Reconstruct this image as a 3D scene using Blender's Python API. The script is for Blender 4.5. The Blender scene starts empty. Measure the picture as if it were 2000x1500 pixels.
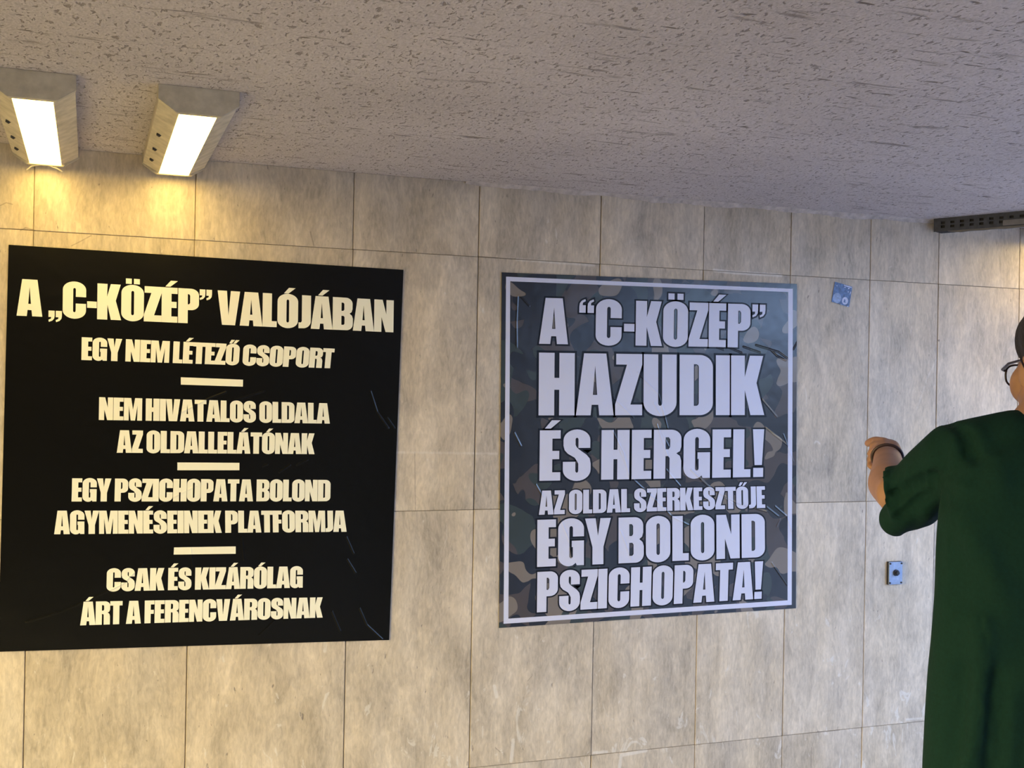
import bpy, bmesh, math, random
from mathutils import Vector, Matrix
from mathutils.geometry import tessellate_polygon

S = bpy.context.scene
COL = S.collection
PI = math.pi
random.seed(7)

# ------------------------------------------------------------------ camera
FPX, YAW, PITCH, ROLL = 2238.2, 0.3535, 0.0016, 0.01836
CAMD, CAMH = 3.6, 1.55
cy, sy, cp, sp = math.cos(YAW), math.sin(YAW), math.cos(PITCH), math.sin(PITCH)
FW = Vector((sy * cp, cy * cp, sp))
R0 = Vector((cy, -sy, 0))
U0 = R0.cross(FW)
RT = math.cos(ROLL) * R0 + math.sin(ROLL) * U0
UP = -math.sin(ROLL) * R0 + math.cos(ROLL) * U0
CAM = Vector((0, -CAMD, CAMH))
cam_data = bpy.data.cameras.new('camera')
cam = bpy.data.objects.new('camera', cam_data)
COL.objects.link(cam)
cam_data.sensor_width = 36.0
cam_data.lens = FPX / 2000 * 36.0
cam_data.clip_start = 0.05
cam.matrix_world = Matrix(((RT.x, UP.x, -FW.x, CAM.x), (RT.y, UP.y, -FW.y, CAM.y), (RT.z, UP.z, -FW.z, CAM.z), (0, 0, 0, 1)))
S.camera = cam

# ------------------------------------------------------------------ light and exposure
S.view_settings.view_transform = 'Standard'
S.view_settings.look = 'None'
S.view_settings.exposure = 0.5
S.view_settings.gamma = 1.0
wd = bpy.data.worlds.new('sky')
S.world = wd
wd.use_nodes = True
bg = wd.node_tree.nodes['Background']
bg.inputs[0].default_value = (0.40, 0.60, 1.0, 1)
bg.inputs[1].default_value = 7.5
LAMP_COL = (1.0, 0.68, 0.16)
LAMP_STR = 11.5
sun = bpy.data.lights.new('sun', 'SUN')
sun.energy = 1.8
sun.color = (1.0, 0.93, 0.84)
sun.angle = 0.01
suno = bpy.data.objects.new('sun', sun)
COL.objects.link(suno)
suno.rotation_euler = (math.radians(38), 0, math.radians(205))

CEIL = CAMH + 0.1861 * CAMD
X0, X1, YF = -5.0, 8.5, -7.0
XO, YO = 4.1, -1.5      # the ceiling is open over the stairwell beyond these lines


def ray(x, y):
    return ((x - 1000) * RT + (750 - y) * UP) / FPX + FW


def onwall(x, y, yy=0.0):
    d = ray(x, y)
    return CAM + d * ((yy - CAM.y) / d.y)


def P(x, y, dep):
    return CAM + ray(x, y) * dep


# portal in the stairwell opening of the ceiling, so the sky above it is sampled well
pl = bpy.data.lights.new('daylight_portal', 'AREA')
pl.shape = 'RECTANGLE'
pl.size = X1 - XO
pl.size_y = YO - YF
pl.cycles.is_portal = True
plo = bpy.data.objects.new('daylight_portal', pl)
COL.objects.link(plo)
plo.location = ((X1 + XO) / 2, (YF + YO) / 2, CEIL + 0.26)


# added warm fill light near the left end; no real source stands there
hl = bpy.data.lights.new('warm_fill', 'AREA')
hl.shape = 'RECTANGLE'
hl.size = 3.5
hl.size_y = 1.0
hl.energy = 180.0
hl.color = (1.0, 0.79, 0.34)
hl.spread = math.radians(84)
hlo = bpy.data.objects.new('warm_fill', hl)
COL.objects.link(hlo)
hlo.location = (X0 + 0.6, -2.6, CEIL - 0.45)
hlo.rotation_euler = Vector((0.77, 0.24, -0.58)).to_track_quat('-Z', 'Y').to_euler()


# ------------------------------------------------------------------ node helpers
class NT:
    def __init__(self, tree):
        self.t = tree
        self.n = tree.nodes
        self.l = tree.links

    def new(self, typ, **kw):
        nd = self.n.new(typ)
        for k, v in kw.items():
            setattr(nd, k, v)
        return nd

    def put(self, sock, val):
        if hasattr(val, 'is_linked') or hasattr(val, 'links'):
            self.l.new(val, sock)
        else:
            sock.default_value = val

    def math(self, op, a, b=0.0, c=None, clamp=False):
        nd = self.new('ShaderNodeMath', operation=op)
        nd.use_clamp = clamp
        self.put(nd.inputs[0], a)
        self.put(nd.inputs[1], b)
        if c is not None:
            self.put(nd.inputs[2], c)
        return nd.outputs[0]

    def vmath(self, op, a, b=None, scale=None):
        nd = self.new('ShaderNodeVectorMath', operation=op)
        self.put(nd.inputs[0], a)
        if b is not None:
            self.put(nd.inputs[1], b)
        if scale is not None:
            self.put(nd.inputs['Scale'], scale)
        return nd.outputs['Value'] if op in ('DOT_PRODUCT', 'LENGTH', 'DISTANCE') else nd.outputs[0]

    def noise(self, vec, scale, detail=3.0, rough=0.55, dist=0.0):
        nd = self.new('ShaderNodeTexNoise')
        self.put(nd.inputs['Vector'], vec)
        nd.inputs['Scale'].default_value = scale
        nd.inputs['Detail'].default_value = detail
        nd.inputs['Roughness'].default_value = rough
        nd.inputs['Distortion'].default_value = dist
        return nd.outputs['Fac']

    def ramp(self, fac, lo, hi, a=0.0, b=1.0, smooth=False):
        nd = self.new('ShaderNodeMapRange')
        if smooth:
            nd.interpolation_type = 'SMOOTHSTEP'
        self.put(nd.inputs[0], fac)
        nd.inputs[1].default_value = lo
        nd.inputs[2].default_value = hi
        nd.inputs[3].default_value = a
        nd.inputs[4].default_value = b
        return nd.outputs[0]

    def mix(self, fac, a, b, mode='MIX'):
        nd = self.new('ShaderNodeMix', data_type='RGBA', blend_type=mode)
        self.put(nd.inputs[0], fac)
        self.put(nd.inputs[6], a if not isinstance(a, tuple) else (*a, 1))
        self.put(nd.inputs[7], b if not isinstance(b, tuple) else (*b, 1))
        return nd.outputs[2]

    def mapping(self, vec, scale=(1, 1, 1), loc=(0, 0, 0)):
        nd = self.new('ShaderNodeMapping')
        self.put(nd.inputs['Vector'], vec)
        nd.inputs['Scale'].default_value = scale
        nd.inputs['Location'].default_value = loc
        return nd.outputs[0]

    def bump(self, h, strength=1.0, dist=0.001, normal=None):
        nd = self.new('ShaderNodeBump')
        nd.inputs['Strength'].default_value = strength
        nd.inputs['Distance'].default_value = dist
        self.put(nd.inputs['Height'], h)
        if normal is not None:
            self.put(nd.inputs['Normal'], normal)
        return nd.outputs[0]


def material(name, color=(0.5, 0.5, 0.5), rough=0.6, metal=0.0, spec=0.5):
    m = bpy.data.materials.new(name)
    m.use_nodes = True
    nt = NT(m.node_tree)
    b = m.node_tree.nodes['Principled BSDF']
    b.inputs['Base Color'].default_value = (*color, 1)
    b.inputs['Roughness'].default_value = rough
    b.inputs['Metallic'].default_value = metal
    b.inputs['Specular IOR Level'].default_value = spec
    return m, nt, b


def simple(name, color, rough=0.6, metal=0.0, spec=0.5, var=0.12, scale=30, bump=0.0):
    m, nt, b = material(name, color, rough, metal, spec)
    pos = nt.new('ShaderNodeNewGeometry').outputs['Position']
    n = nt.noise(pos, scale, 4)
    v = nt.ramp(n, 0.3, 0.7, 1 - var, 1 + var)
    c = nt.mix(1.0, color, nt.new('ShaderNodeCombineColor').outputs[0], 'MULTIPLY')
    cc = c.node.inputs[7].links[0].from_node
    for i in range(3):
        nt.put(cc.inputs[i], v)
    nt.put(b.inputs['Base Color'], c)
    if bump:
        nt.put(b.inputs['Normal'], nt.bump(n, 1.0, bump))
    return m


# ------------------------------------------------------------------ object helpers
def link(name, me, mat=None, parent=None, loc=None):
    o = bpy.data.objects.new(name, me)
    COL.objects.link(o)
    if mat is not None:
        me.materials.append(mat)
    if parent is not None:
        o.parent = parent
    if loc is not None:
        o.location = loc
    return o


def tag(o, label, cat, group=None):
    o['label'] = label
    o['category'] = cat
    if group:
        o['group'] = group
    return o


def structure(o):
    o['kind'] = 'structure'
    return o


def empty(name, loc, rz=0.0):
    o = bpy.data.objects.new(name, None)
    COL.objects.link(o)
    o.location = loc
    o.rotation_euler = (0, 0, rz)
    return o


def mesh_from(bm, name, smooth=False):
    me = bpy.data.meshes.new(name)
    bmesh.ops.recalc_face_normals(bm, faces=bm.faces)
    bm.to_mesh(me)
    bm.free()
    if smooth:
        for p in me.polygons:
            p.use_smooth = True
    return me


def add_box(bm, lo, hi, bevel=0.0):
    lo, hi = Vector(lo), Vector(hi)
    r = bmesh.ops.create_cube(bm, size=1.0, matrix=Matrix.Translation((lo + hi) / 2) @ Matrix.Diagonal((*(hi - lo), 1)))
    if bevel:
        es = {e for v in r['verts'] for e in v.link_edges}
        bmesh.ops.bevel(bm, geom=list(es), offset=bevel, segments=2, affect='EDGES')


def box_obj(name, lo, hi, mat, parent=None, bevel=0.0, origin=None):
    bm = bmesh.new()
    o = Vector(origin) if origin is not None else Vector((0, 0, 0))
    add_box(bm, Vector(lo) - o, Vector(hi) - o, bevel)
    return link(name, mesh_from(bm, name), mat, parent, None if parent else o)


def add_cyl(bm, a, b, r1, r2=None, seg=24):
    a, b = Vector(a), Vector(b)
    d = b - a
    q = Vector((0, 0, 1)).rotation_difference(d).to_matrix().to_4x4()
    bmesh.ops.create_cone(bm, cap_ends=True, segments=seg, radius1=r1, radius2=r1 if r2 is None else r2, depth=d.length,
                          matrix=Matrix.Translation((a + b) / 2) @ q)


def add_tube(bm, pts, radii, seg=20, ref=None, caps=True):
    """Loft of elliptical rings; radii entries are r or (r_side, r_ref)."""
    pts = [Vector(p) for p in pts]
    n = len(pts)
    rad = [(r, r) if not isinstance(r, (tuple, list)) else tuple(r) for r in radii]
    tang = []
    for i in range(n):
        a = pts[max(i - 1, 0)]
        b = pts[min(i + 1, n - 1)]
        tang.append((b - a).normalized())
    if ref is None:
        t = tang[0]
        ref = Vector((0, 0, 1)) if abs(t.z) < 0.9 else Vector((1, 0, 0))
    rings = []
    v = Vector(ref)
    spec = []
    for i in range(n):
        t = tang[i]
        v = (v - t * v.dot(t)).normalized()
        s = t.cross(v)
        spec.append((pts[i], s, v.copy(), rad[i], t))
    full = []
    if caps:
        p, s, v0, (a, b), t = spec[0]
        m = min(a, b)
        for k in (0.98, 0.8, 0.45):
            f = math.sqrt(max(0, 1 - k * k))
            full.append((p - t * m * k, s, v0, (a * f, b * f)))
    full += [(p, s, v0, ab) for p, s, v0, ab, t in spec]
    if caps:
        p, s, v0, (a, b), t = spec[-1]
        m = min(a, b)
        for k in (0.45, 0.8, 0.98):
            f = math.sqrt(max(0, 1 - k * k))
            full.append((p + t * m * k, s, v0, (a * f, b * f)))
    for p, s, v0, (a, b) in full:
        rings.append([bm.verts.new(p + s * (a * math.cos(2 * PI * k / seg)) + v0 * (b * math.sin(2 * PI * k / seg))) for k in range(seg)])
    for i in range(len(rings) - 1):
        for k in range(seg):
            bm.faces.new((rings[i][k], rings[i][(k + 1) % seg], rings[i + 1][(k + 1) % seg], rings[i + 1][k]))
    bm.faces.new(list(reversed(rings[0])))
    bm.faces.new(rings[-1])


def add_ellipsoid(bm, c, ax, ay, az, seg=24):
    """ax, ay, az are full axis vectors (direction times radius)."""
    m = Matrix(((ax.x, ay.x, az.x, c.x), (ax.y, ay.y, az.y, c.y), (ax.z, ay.z, az.z, c.z), (0, 0, 0, 1)))
    bmesh.ops.create_uvsphere(bm, u_segments=seg, v_segments=seg // 2, radius=1.0, matrix=m)


def remeshed(bm, name, voxel, smooth_it=6, smooth_f=0.5):
    bmesh.ops.recalc_face_normals(bm, faces=bm.faces)
    me = bpy.data.meshes.new(name + '_raw')
    bm.to_mesh(me)
    bm.free()
    o = bpy.data.objects.new(name + '_raw', me)
    COL.objects.link(o)
    md = o.modifiers.new('r', 'REMESH')
    md.mode = 'VOXEL'
    md.voxel_size = voxel
    if smooth_it:
        sm = o.modifiers.new('s', 'SMOOTH')
        sm.iterations = smooth_it
        sm.factor = smooth_f
    dg = bpy.context.evaluated_depsgraph_get()
    out = bpy.data.meshes.new_from_object(o.evaluated_get(dg))
    out.name = name
    bpy.data.objects.remove(o)
    bpy.data.meshes.remove(me)
    for p in out.polygons:
        p.use_smooth = True
    return out


def crease_group(name, polylines, width, amp):
    """Height field (metres) of thin folds in the film, given as pixel polylines on the wall."""
    g = bpy.data.node_groups.new(name, 'ShaderNodeTree')
    g.interface.new_socket('Height', in_out='OUTPUT', socket_type='NodeSocketFloat')
    nt = NT(g)
    out = nt.new('NodeGroupOutput')
    pos = nt.new('ShaderNodeNewGeometry').outputs['Position']
    flat = nt.vmath('MULTIPLY', pos, (1, 0, 1))
    total = None
    for item in polylines:
        pts, k = item
        ps = [onwall(*p) for p in pts]
        for p in ps:
            p.y = 0
        for i, (a, b_) in enumerate(zip(ps, ps[1:])):
            d = b_ - a
            if total is None:
                here = flat
            else:                     # each fold is evaluated after the one before it
                chain = nt.new('ShaderNodeVectorMath', operation='MULTIPLY_ADD')
                nt.l.new(total, chain.inputs[0])
                chain.inputs[1].default_value = (1e-7, 1e-7, 1e-7)
                nt.l.new(flat, chain.inputs[2])
                here = chain.outputs[0]
            rel = nt.vmath('SUBTRACT', here, tuple(a))
            t = nt.math('MULTIPLY', nt.vmath('DOT_PRODUCT', rel, tuple(d)), 1 / d.length_squared, clamp=True)
            near = nt.vmath('SCALE', tuple(d), scale=t)
            dist = nt.vmath('DISTANCE', rel, near)
            # tapers towards the ends of a polyline
            h = nt.ramp(dist, 0.0, width, amp * k, 0.0, True)
            total = h if total is None else nt.math('MAXIMUM', total, h)
    nt.l.new(total, out.inputs[0])
    return g


# ------------------------------------------------------------------ setting: travertine wall
def wall_material():
    m, nt, b = material('travertine', (0.6, 0.54, 0.46), 0.42)
    pos = nt.new('ShaderNodeNewGeometry').outputs['Position']
    att = nt.new('ShaderNodeAttribute', attribute_name='tile')
    tile = att.outputs['Fac']
    off = nt.new('ShaderNodeCombineXYZ')
    nt.put(off.inputs[0], nt.math('MULTIPLY', tile, 37.0))
    nt.put(off.inputs[2], nt.math('MULTIPLY', tile, 91.0))
    p = nt.vmath('ADD', pos, off.outputs[0])
    warp = nt.noise(nt.mapping(p, (3, 3, 3)), 1.0, 2)
    wv = nt.new('ShaderNodeCombineXYZ')
    nt.put(wv.inputs[0], nt.math('MULTIPLY', warp, 0.05))
    pw = nt.vmath('ADD', p, wv.outputs[0])
    veins = nt.noise(nt.mapping(pw, (34, 34, 2.2)), 1.0, 5, 0.6, 0.3)
    fine = nt.noise(nt.mapping(pw, (105, 105, 32)), 1.0, 4, 0.62, 0.5)
    broad = nt.noise(nt.mapping(p, (3.2, 3.2, 2.0)), 1.0, 3, 0.55)
    smear = nt.noise(nt.mapping(p, (9, 9, 4)), 1.0, 4, 0.6, 0.8)
    v = nt.math('ADD', nt.ramp(veins, 0.3, 0.7, -0.07, 0.07), nt.ramp(fine, 0.3, 0.7, -0.17, 0.15))
    v = nt.math('ADD', v, nt.ramp(broad, 0.3, 0.7, -0.15, 0.13))
    v = nt.math('ADD', v, nt.ramp(smear, 0.35, 0.7, -0.19, 0.14))
    v = nt.math('ADD', v, nt.ramp(tile, 0, 1, -0.06, 0.06))
    v = nt.math('ADD', v, 0.97)
    vc = nt.new('ShaderNodeCombineColor')
    for i in range(3):
        nt.put(vc.inputs[i], v)
    hue = nt.noise(nt.mapping(p, (6, 6, 1.5)), 1.0, 3)
    base = nt.mix(nt.ramp(hue, 0.35, 0.65), (0.605, 0.515, 0.405), (0.605, 0.535, 0.46))
    colr = nt.mix(1.0, base, vc.outputs[0], 'MULTIPLY')
    # dark pits and short vertical pores
    pit = nt.noise(nt.mapping(pw, (75, 75, 22)), 1.0, 3, 0.6)
    pitm = nt.ramp(pit, 0.68, 0.75, 0, 0.75, True)
    spot = nt.noise(nt.mapping(p, (38, 38, 30)), 1.0, 2, 0.5)
    spotm = nt.ramp(spot, 0.765, 0.80, 0, 0.85, True)
    pm = nt.math('MAXIMUM', pitm, spotm)
    colr = nt.mix(pm, colr, (0.20, 0.17, 0.15))
    # pale scuffs
    sc = nt.noise(nt.mapping(p, (16, 16, 8)), 1.0, 4, 0.65, 1.2)
    zz = nt.new('ShaderNodeSeparateXYZ')
    nt.put(zz.inputs[0], pos)
    low = nt.ramp(zz.outputs[2], 1.1, 0.2, 0.0, 0.09)
    scm = nt.ramp(nt.math('ADD', sc, low), 0.68, 0.74, 0, 0.55, True)
    colr = nt.mix(scm, colr, (0.74, 0.71, 0.68))
    # chipped joints, cracks and smeared mortar that the photo shows
    wob = nt.noise(nt.mapping(pos, (60, 60, 60)), 1.0, 2)
    g1 = nt.new('ShaderNodeGroup')
    g1.node_tree = crease_group('cracks', [
        ([(140, 480), (160, 470), (178, 460)], 1), ([(0, 402), (12, 396), (24, 399)], 1), ([(40, 450), (50, 445), (66, 449)], 1.3),
        ([(606, 453), (609, 465), (613, 480)], 1.2), ([(810, 884), (811, 998)], .8), ([(722, 849), (830, 849)], .4), ([(936, 501), (972, 504)], 1.3),
        ([(1655, 527), (1654, 543)], 1.0), ([(1604, 935), (1604, 980)], .7), ([(1585, 1460), (1584, 1500)], 1.0), ([(1595, 1430), (1640, 1426)], 1.2),
        ([(967, 1460), (976, 1468)], 1), ([(1030, 1330), (1040, 1318)], .8), ([(913, 1488), (912, 1494)], 2)], 0.0035, 1.0)
    crk = nt.ramp(nt.math('MULTIPLY', g1.outputs[0], nt.math('ADD', wob, 0.5)), 0.3, 0.9, 0, 0.55)
    colr = nt.mix(crk, colr, (0.22, 0.18, 0.15))
    g2 = nt.new('ShaderNodeGroup')
    g2.node_tree = crease_group('mortar_smears', [
        ([(1002, 1445), (998, 1485)], 1), ([(1210, 1500), (1213, 1475), (1262, 1466)], 1), ([(1160, 1470), (1185, 1468)], .8),
        ([(1395, 528), (1440, 533), (1525, 538)], 1), ([(1010, 507), (1160, 518)], .7), ([(965, 1340), (970, 1360)], 1),
        ([(760, 883), (970, 886)], .55), ([(1770, 1405), (1800, 1403)], .7), ([(1790, 800), (1810, 740), (1830, 700)], .5)], 0.013, 1.0)
    sm = nt.ramp(nt.math('MULTIPLY', g2.outputs[0], nt.math('ADD', wob, 0.5)), 0.35, 0.75, 0, 0.55)
    colr = nt.mix(sm, colr, (0.76, 0.73, 0.71))
    nt.put(b.inputs['Base Color'], colr)
    h = nt.math('SUBTRACT', nt.math('MULTIPLY', fine, 0.5), pm)
    nt.put(b.inputs['Normal'], nt.bump(h, 0.7, 0.0015))
    nt.put(b.inputs['Roughness'], nt.ramp(broad, 0.3, 0.7, 0.36, 0.55))
    return m


M_wall = wall_material()
M_grout = simple('grout', (0.30, 0.25, 0.21), 0.9, var=0.35, scale=25)

# joint positions, relative to the camera distance
JX = [k * CAMD for k in (-0.0443, 0.0814, 0.2167, 0.3337, 0.4563, 0.5686, 0.6697, 0.7676, 0.8563)]
while JX[0] > X0 + 0.5:
    JX.insert(0, JX[0] - 0.455)
while JX[-1] < X1 - 0.4:
    JX.append(JX[-1] + 0.40)
JX = [X0] + JX[0:] + [X1]
JZ = [0.0] + [CAMH + k * CAMD for k in (-0.3519, -0.1145, 0.1180)] + [CEIL]
bm = bmesh.new()
lay = bm.faces.layers.float.new('tile')
for j in range(len(JZ) - 1):
    for i in range(len(JX) - 1):
        n0 = len(bm.faces)
        g = 0.0011
        jit = [random.uniform(-0.0006, 0.0006) for _ in range(4)]
        out = random.uniform(0.0, 0.0022)
        lo = (JX[i] + g + jit[0], -out, JZ[j] + g * 0.8 + jit[2] * .5)
        hi = (JX[i + 1] - g + jit[1], 0.02, JZ[j + 1] - (g * 0.8 if j < 3 else 0) + jit[3] * .5)
        add_box(bm, lo, hi, 0.0012)
        t = random.random()
        bm.faces.ensure_lookup_table()
        for f in bm.faces[n0:]:
            f[lay] = t
wall = structure(link('wall_back', mesh_from(bm, 'wall_back'), M_wall))
bm = bmesh.new()
add_box(bm, (X0, 0.004, 0), (X1, 0.05, CEIL))
n = link('trim_1', mesh_from(bm, 'trim_1'), M_grout)
structure(n)


# ------------------------------------------------------------------ setting: ceiling, floor, other walls
def ceiling_material():
    m, nt, b = material('rough_plaster', (0.36, 0.31, 0.3), 0.9, spec=0.2)
    pos = nt.new('ShaderNodeNewGeometry').outputs['Position']
    p = nt.mapping(pos, (1, 1, 1))
    n1 = nt.noise(nt.mapping(p, (100, 46, 60)), 1.0, 3, 0.6, 0.6)
    n2 = nt.noise(nt.mapping(p, (190, 110, 150)), 1.0, 3, 0.6)
    n3 = nt.noise(nt.mapping(p, (5.5, 34, 20)), 1.0, 4, 0.6, 0.5)
    n4 = nt.noise(nt.mapping(p, (14, 60, 20)), 1.0, 2, 0.5)
    n5 = nt.noise(nt.mapping(p, (1.2, 1.8, 1)), 1.0, 3)
    v = nt.math('ADD', nt.ramp(n1, 0.3, 0.7, -0.13, 0.13), nt.ramp(n2, 0.3, 0.7, -0.16, 0.16))
    v = nt.math('ADD', v, nt.ramp(n5, 0.3, 0.7, -0.10, 0.10))
    v = nt.math('ADD', v, 1.0)
    vc = nt.new('ShaderNodeCombineColor')
    for i in range(3):
        nt.put(vc.inputs[i], v)
    c = nt.mix(1.0, (0.525, 0.485, 0.515), vc.outputs[0], 'MULTIPLY')
    s1 = nt.ramp(n1, 0.57, 0.66, 0, 0.72, True)
    s2 = nt.ramp(n3, 0.60, 0.74, 0, 0.7, True)
    s3 = nt.ramp(n4, 0.70, 0.76, 0, 0.9, True)
    s = nt.math('MAXIMUM', nt.math('MAXIMUM', s1, s2), s3)
    c = nt.mix(s, c, (0.14, 0.115, 0.105))
    nt.put(b.inputs['Base Color'], c)
    h = nt.math('ADD', nt.math('MULTIPLY', n1, 0.7), nt.math('MULTIPLY', n2, 0.3))
    h = nt.math('SUBTRACT', h, s)
    nt.put(b.inputs['Normal'], nt.bump(h, 0.8, 0.004))
    return m


M_ceil = ceiling_material()
bm = bmesh.new()
add_box(bm, (X0, YF, CEIL), (XO, 0.05, CEIL + 0.25))
add_box(bm, (XO, YO, CEIL), (X1, 0.05, CEIL + 0.25))
structure(link('ceiling', mesh_from(bm, 'ceiling'), M_ceil))
M_floor = simple('floor_paving', (0.33, 0.33, 0.35), 0.75, var=0.2, scale=6)
structure(box_obj('floor', (X0, YF, -0.1), (X1, 0.05, 0.0), M_floor))
M_side = simple('side_wall', (0.22, 0.20, 0.18), 0.7, var=0.1, scale=4)
structure(box_obj('wall_front', (X0, YF - 0.2, 0), (X1, YF, CEIL), M_side))
structure(box_obj('wall_right', (X1, YF, 0), (X1 + 0.2, 0.0, CEIL), M_side))
structure(box_obj('wall_left', (X0 - 0.2, YF, 0), (X0, 0.0, CEIL), M_side))

# irregular mortar fillet between tiles and ceiling
M_mortar = simple('mortar', (0.47, 0.42, 0.41), 0.95, var=0.25, scale=40, bump=0.004)
bm = bmesh.new()
xs = [1.15 + i * 0.02 for i in range(96)]
rows = []
for i, x in enumerate(xs):
    amp = 0.006 + 0.012 * min(1, i / 20) * (0.55 + 0.45 * math.sin(i * 0.31) * math.sin(i * 0.13 + 1)) + random.uniform(0, 0.004)
    dep = 0.012 + random.uniform(0, 0.004)
    rows.append([bm.verts.new((x, 0.004, CEIL - amp)), bm.verts.new((x, -0.003, CEIL - amp)), bm.verts.new((x, -dep * 0.6, CEIL - amp * 0.45)), bm.verts.new((x, -dep - 0.006, CEIL + 0.002))])
for a, b_ in zip(rows, rows[1:]):
    for k in range(3):
        bm.faces.new((a[k], b_[k], b_[k + 1], a[k + 1]))
structure(link('trim_2', mesh_from(bm, 'trim_2', True), M_mortar))

# ------------------------------------------------------------------ glyphs (heavy condensed grotesque), cap height = 1
ST = 0.255


def arc(cx, cy_, rx, ry, a0, a1, n=8):
    return [(cx + rx * math.cos(math.radians(a0 + (a1 - a0) * i / n)), cy_ + ry * math.sin(math.radians(a0 + (a1 - a0) * i / n))) for i in range(n + 1)]


def stadium(x0, x1, y0, y1, ry):
    cx, rx = (x0 + x1) / 2, (x1 - x0) / 2
    return arc(cx, y1 - ry, rx, ry, 0, 180, 14) + arc(cx, y0 + ry, rx, ry, 180, 360, 14)


def rect(x0, y0, x1, y1):
    return [(x0, y0), (x1, y0), (x1, y1), (x0, y1)]


def glyphs():
    G = {}
    s = ST
    W = .635
    G['A'] = (W, [[(0, 0), (.245, 0), (.262, .17), (W - .262, .17), (W - .245, 0), (W, 0), (W - .13, 1), (.13, 1)]], [[(.281, .33), (W - .281, .33), (W / 2, .80)]])
    W = .60
    G['B'] = (W, [[(0, 0), (W - .2, 0)] + arc(W - .2, .19, .2, .19, -90, 0) + [(W, .36), (W - .03, .45), (W - .11, .515), (W - .04, .57), (W - .015, .66)] + arc(W - .215, .82, .2, .18, 0, 90) + [(0, 1)]],
              [[(s, .155), (W - s - .02, .155), (W - s + .01, .19), (W - s + .01, .40), (W - s - .02, .44), (s, .44)], [(s, .59), (W - s - .03, .59), (W - s, .63), (W - s, .81), (W - s - .03, .85), (s, .85)]])
    W = .59
    q = s + .0
    G['C'] = (W, [[(W, .60)] + arc(W / 2, .79, W / 2, .225, 0, 180, 14) + arc(W / 2, .21, W / 2, .225, 180, 360, 14) + [(W, .40), (W - q, .40)] + arc(W / 2, .20, W / 2 - q, .045, 0, -180, 8) + arc(W / 2, .80, W / 2 - q, .045, 180, 0, 8) + [(W - q, .60)]], [])
    W = .60
    G['D'] = (W, [[(0, 0), (W - .24, 0)] + arc(W - .24, .20, .24, .20, -90, 0) + arc(W - .24, .80, .24, .20, 0, 90) + [(0, 1)]], [[(s, .155), (W - s - .05, .155)] + arc(W - s - .05, .205, .05, .05, -90, 0, 4) + arc(W - s - .05, .795, .05, .05, 0, 90, 4) + [(s, .845)]])
    W = .42
    G['E'] = (W, [[(0, 0), (W, 0), (W, .165), (s, .165), (s, .425), (W - .025, .425), (W - .025, .59), (s, .59), (s, .835), (W, .835), (W, 1), (0, 1)]], [])
    G['F'] = (W - .01, [[(0, 0), (s, 0), (s, .415), (W - .03, .415), (W - .03, .58), (s, .58), (s, .835), (W - .01, .835), (W - .01, 1), (0, 1)]], [])
    W = .59
    G['G'] = (W, [[(W, .62)] + arc(W / 2, .79, W / 2, .225, 0, 180, 14) + arc(W * .42, .21, W * .42, .225, 180, 270, 8) + [(.33, .0), (.405, .055), (.425, 0), (W, 0), (W, .53), (.31, .53), (.31, .395), (W - s, .395)] + arc(W / 2, .20, W / 2 - s, .045, 0, -180, 8) + arc(W / 2, .80, W / 2 - s, .045, 180, 0, 8) + [(W - s, .62)]], [])
    G['H'] = (W, [[(0, 0), (s, 0), (s, .41), (W - s, .41), (W - s, 0), (W, 0), (W, 1), (W - s, 1), (W - s, .60), (s, .60), (s, 1), (0, 1)]], [])
    G['I'] = (s, [rect(0, 0, s, 1)], [])
    W = .35
    G['J'] = (W, [[(0, 0), (.11, 0)] + arc(.11, .22, W - .11, .22, -90, 0) + [(W, 1), (W - s, 1), (W - s, .21), (W - s - .03, .165), (0, .165)]], [])
    W = .62
    G['K'] = (W, [[(0, 0), (s, 0), (s, .42), (.36, 0), (W, 0), (.475, .54), (.60, 1), (.35, 1), (s, .64), (s, 1), (0, 1)]], [])
    W = .40
    G['L'] = (W, [[(0, 0), (W, 0), (W, .165), (s, .165), (s, 1), (0, 1)]], [])
    W = .78
    G['M'] = (W, [[(0, 0), (.20, 0), (.20, .66), (.30, 0), (W - .30, 0), (W - .20, .68), (W - .20, 0), (W, 0), (W, 1), (W - .30, 1), (W / 2, .47), (.30, 1), (0, 1)]], [])
    W = .59
    G['N'] = (W, [[(0, 0), (.215, 0), (.215, .46), (.355, 0), (W, 0), (W, 1), (W - .215, 1), (W - .215, .55), (.245, 1), (0, 1)]], [])
    W = .59
    G['O'] = (W, [stadium(0, W, -.015, 1.015, .225)], [stadium(s, W - s, .15, .85, .05)])
    W = .56
    G['P'] = (W, [[(0, 0), (s, 0), (s, .385), (W - .22, .385)] + arc(W - .22, .56, .22, .175, -90, 0) + arc(W - .22, .82, .22, .18, 0, 90) + [(0, 1)]], [[(s, .545), (W - s - .01, .545), (W - s + .02, .59), (W - s + .02, .80), (W - s - .01, .845), (s, .845)]])
    W = .60
    G['R'] = (W, [[(0, 0), (s, 0), (s, .46), (W - s - .03, .46), (W - s, .42), (W - s, 0), (W, 0), (W, .36), (W - .03, .46), (W - .11, .515), (W - .03, .56), (W, .65)] + arc(W - .22, .82, .22, .18, 0, 90) + [(0, 1)]], [[(s, .60), (W - s - .02, .60), (W - s + .01, .65), (W - s + .01, .80), (W - s - .02, .845), (s, .845)]])
    W = .57
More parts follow.
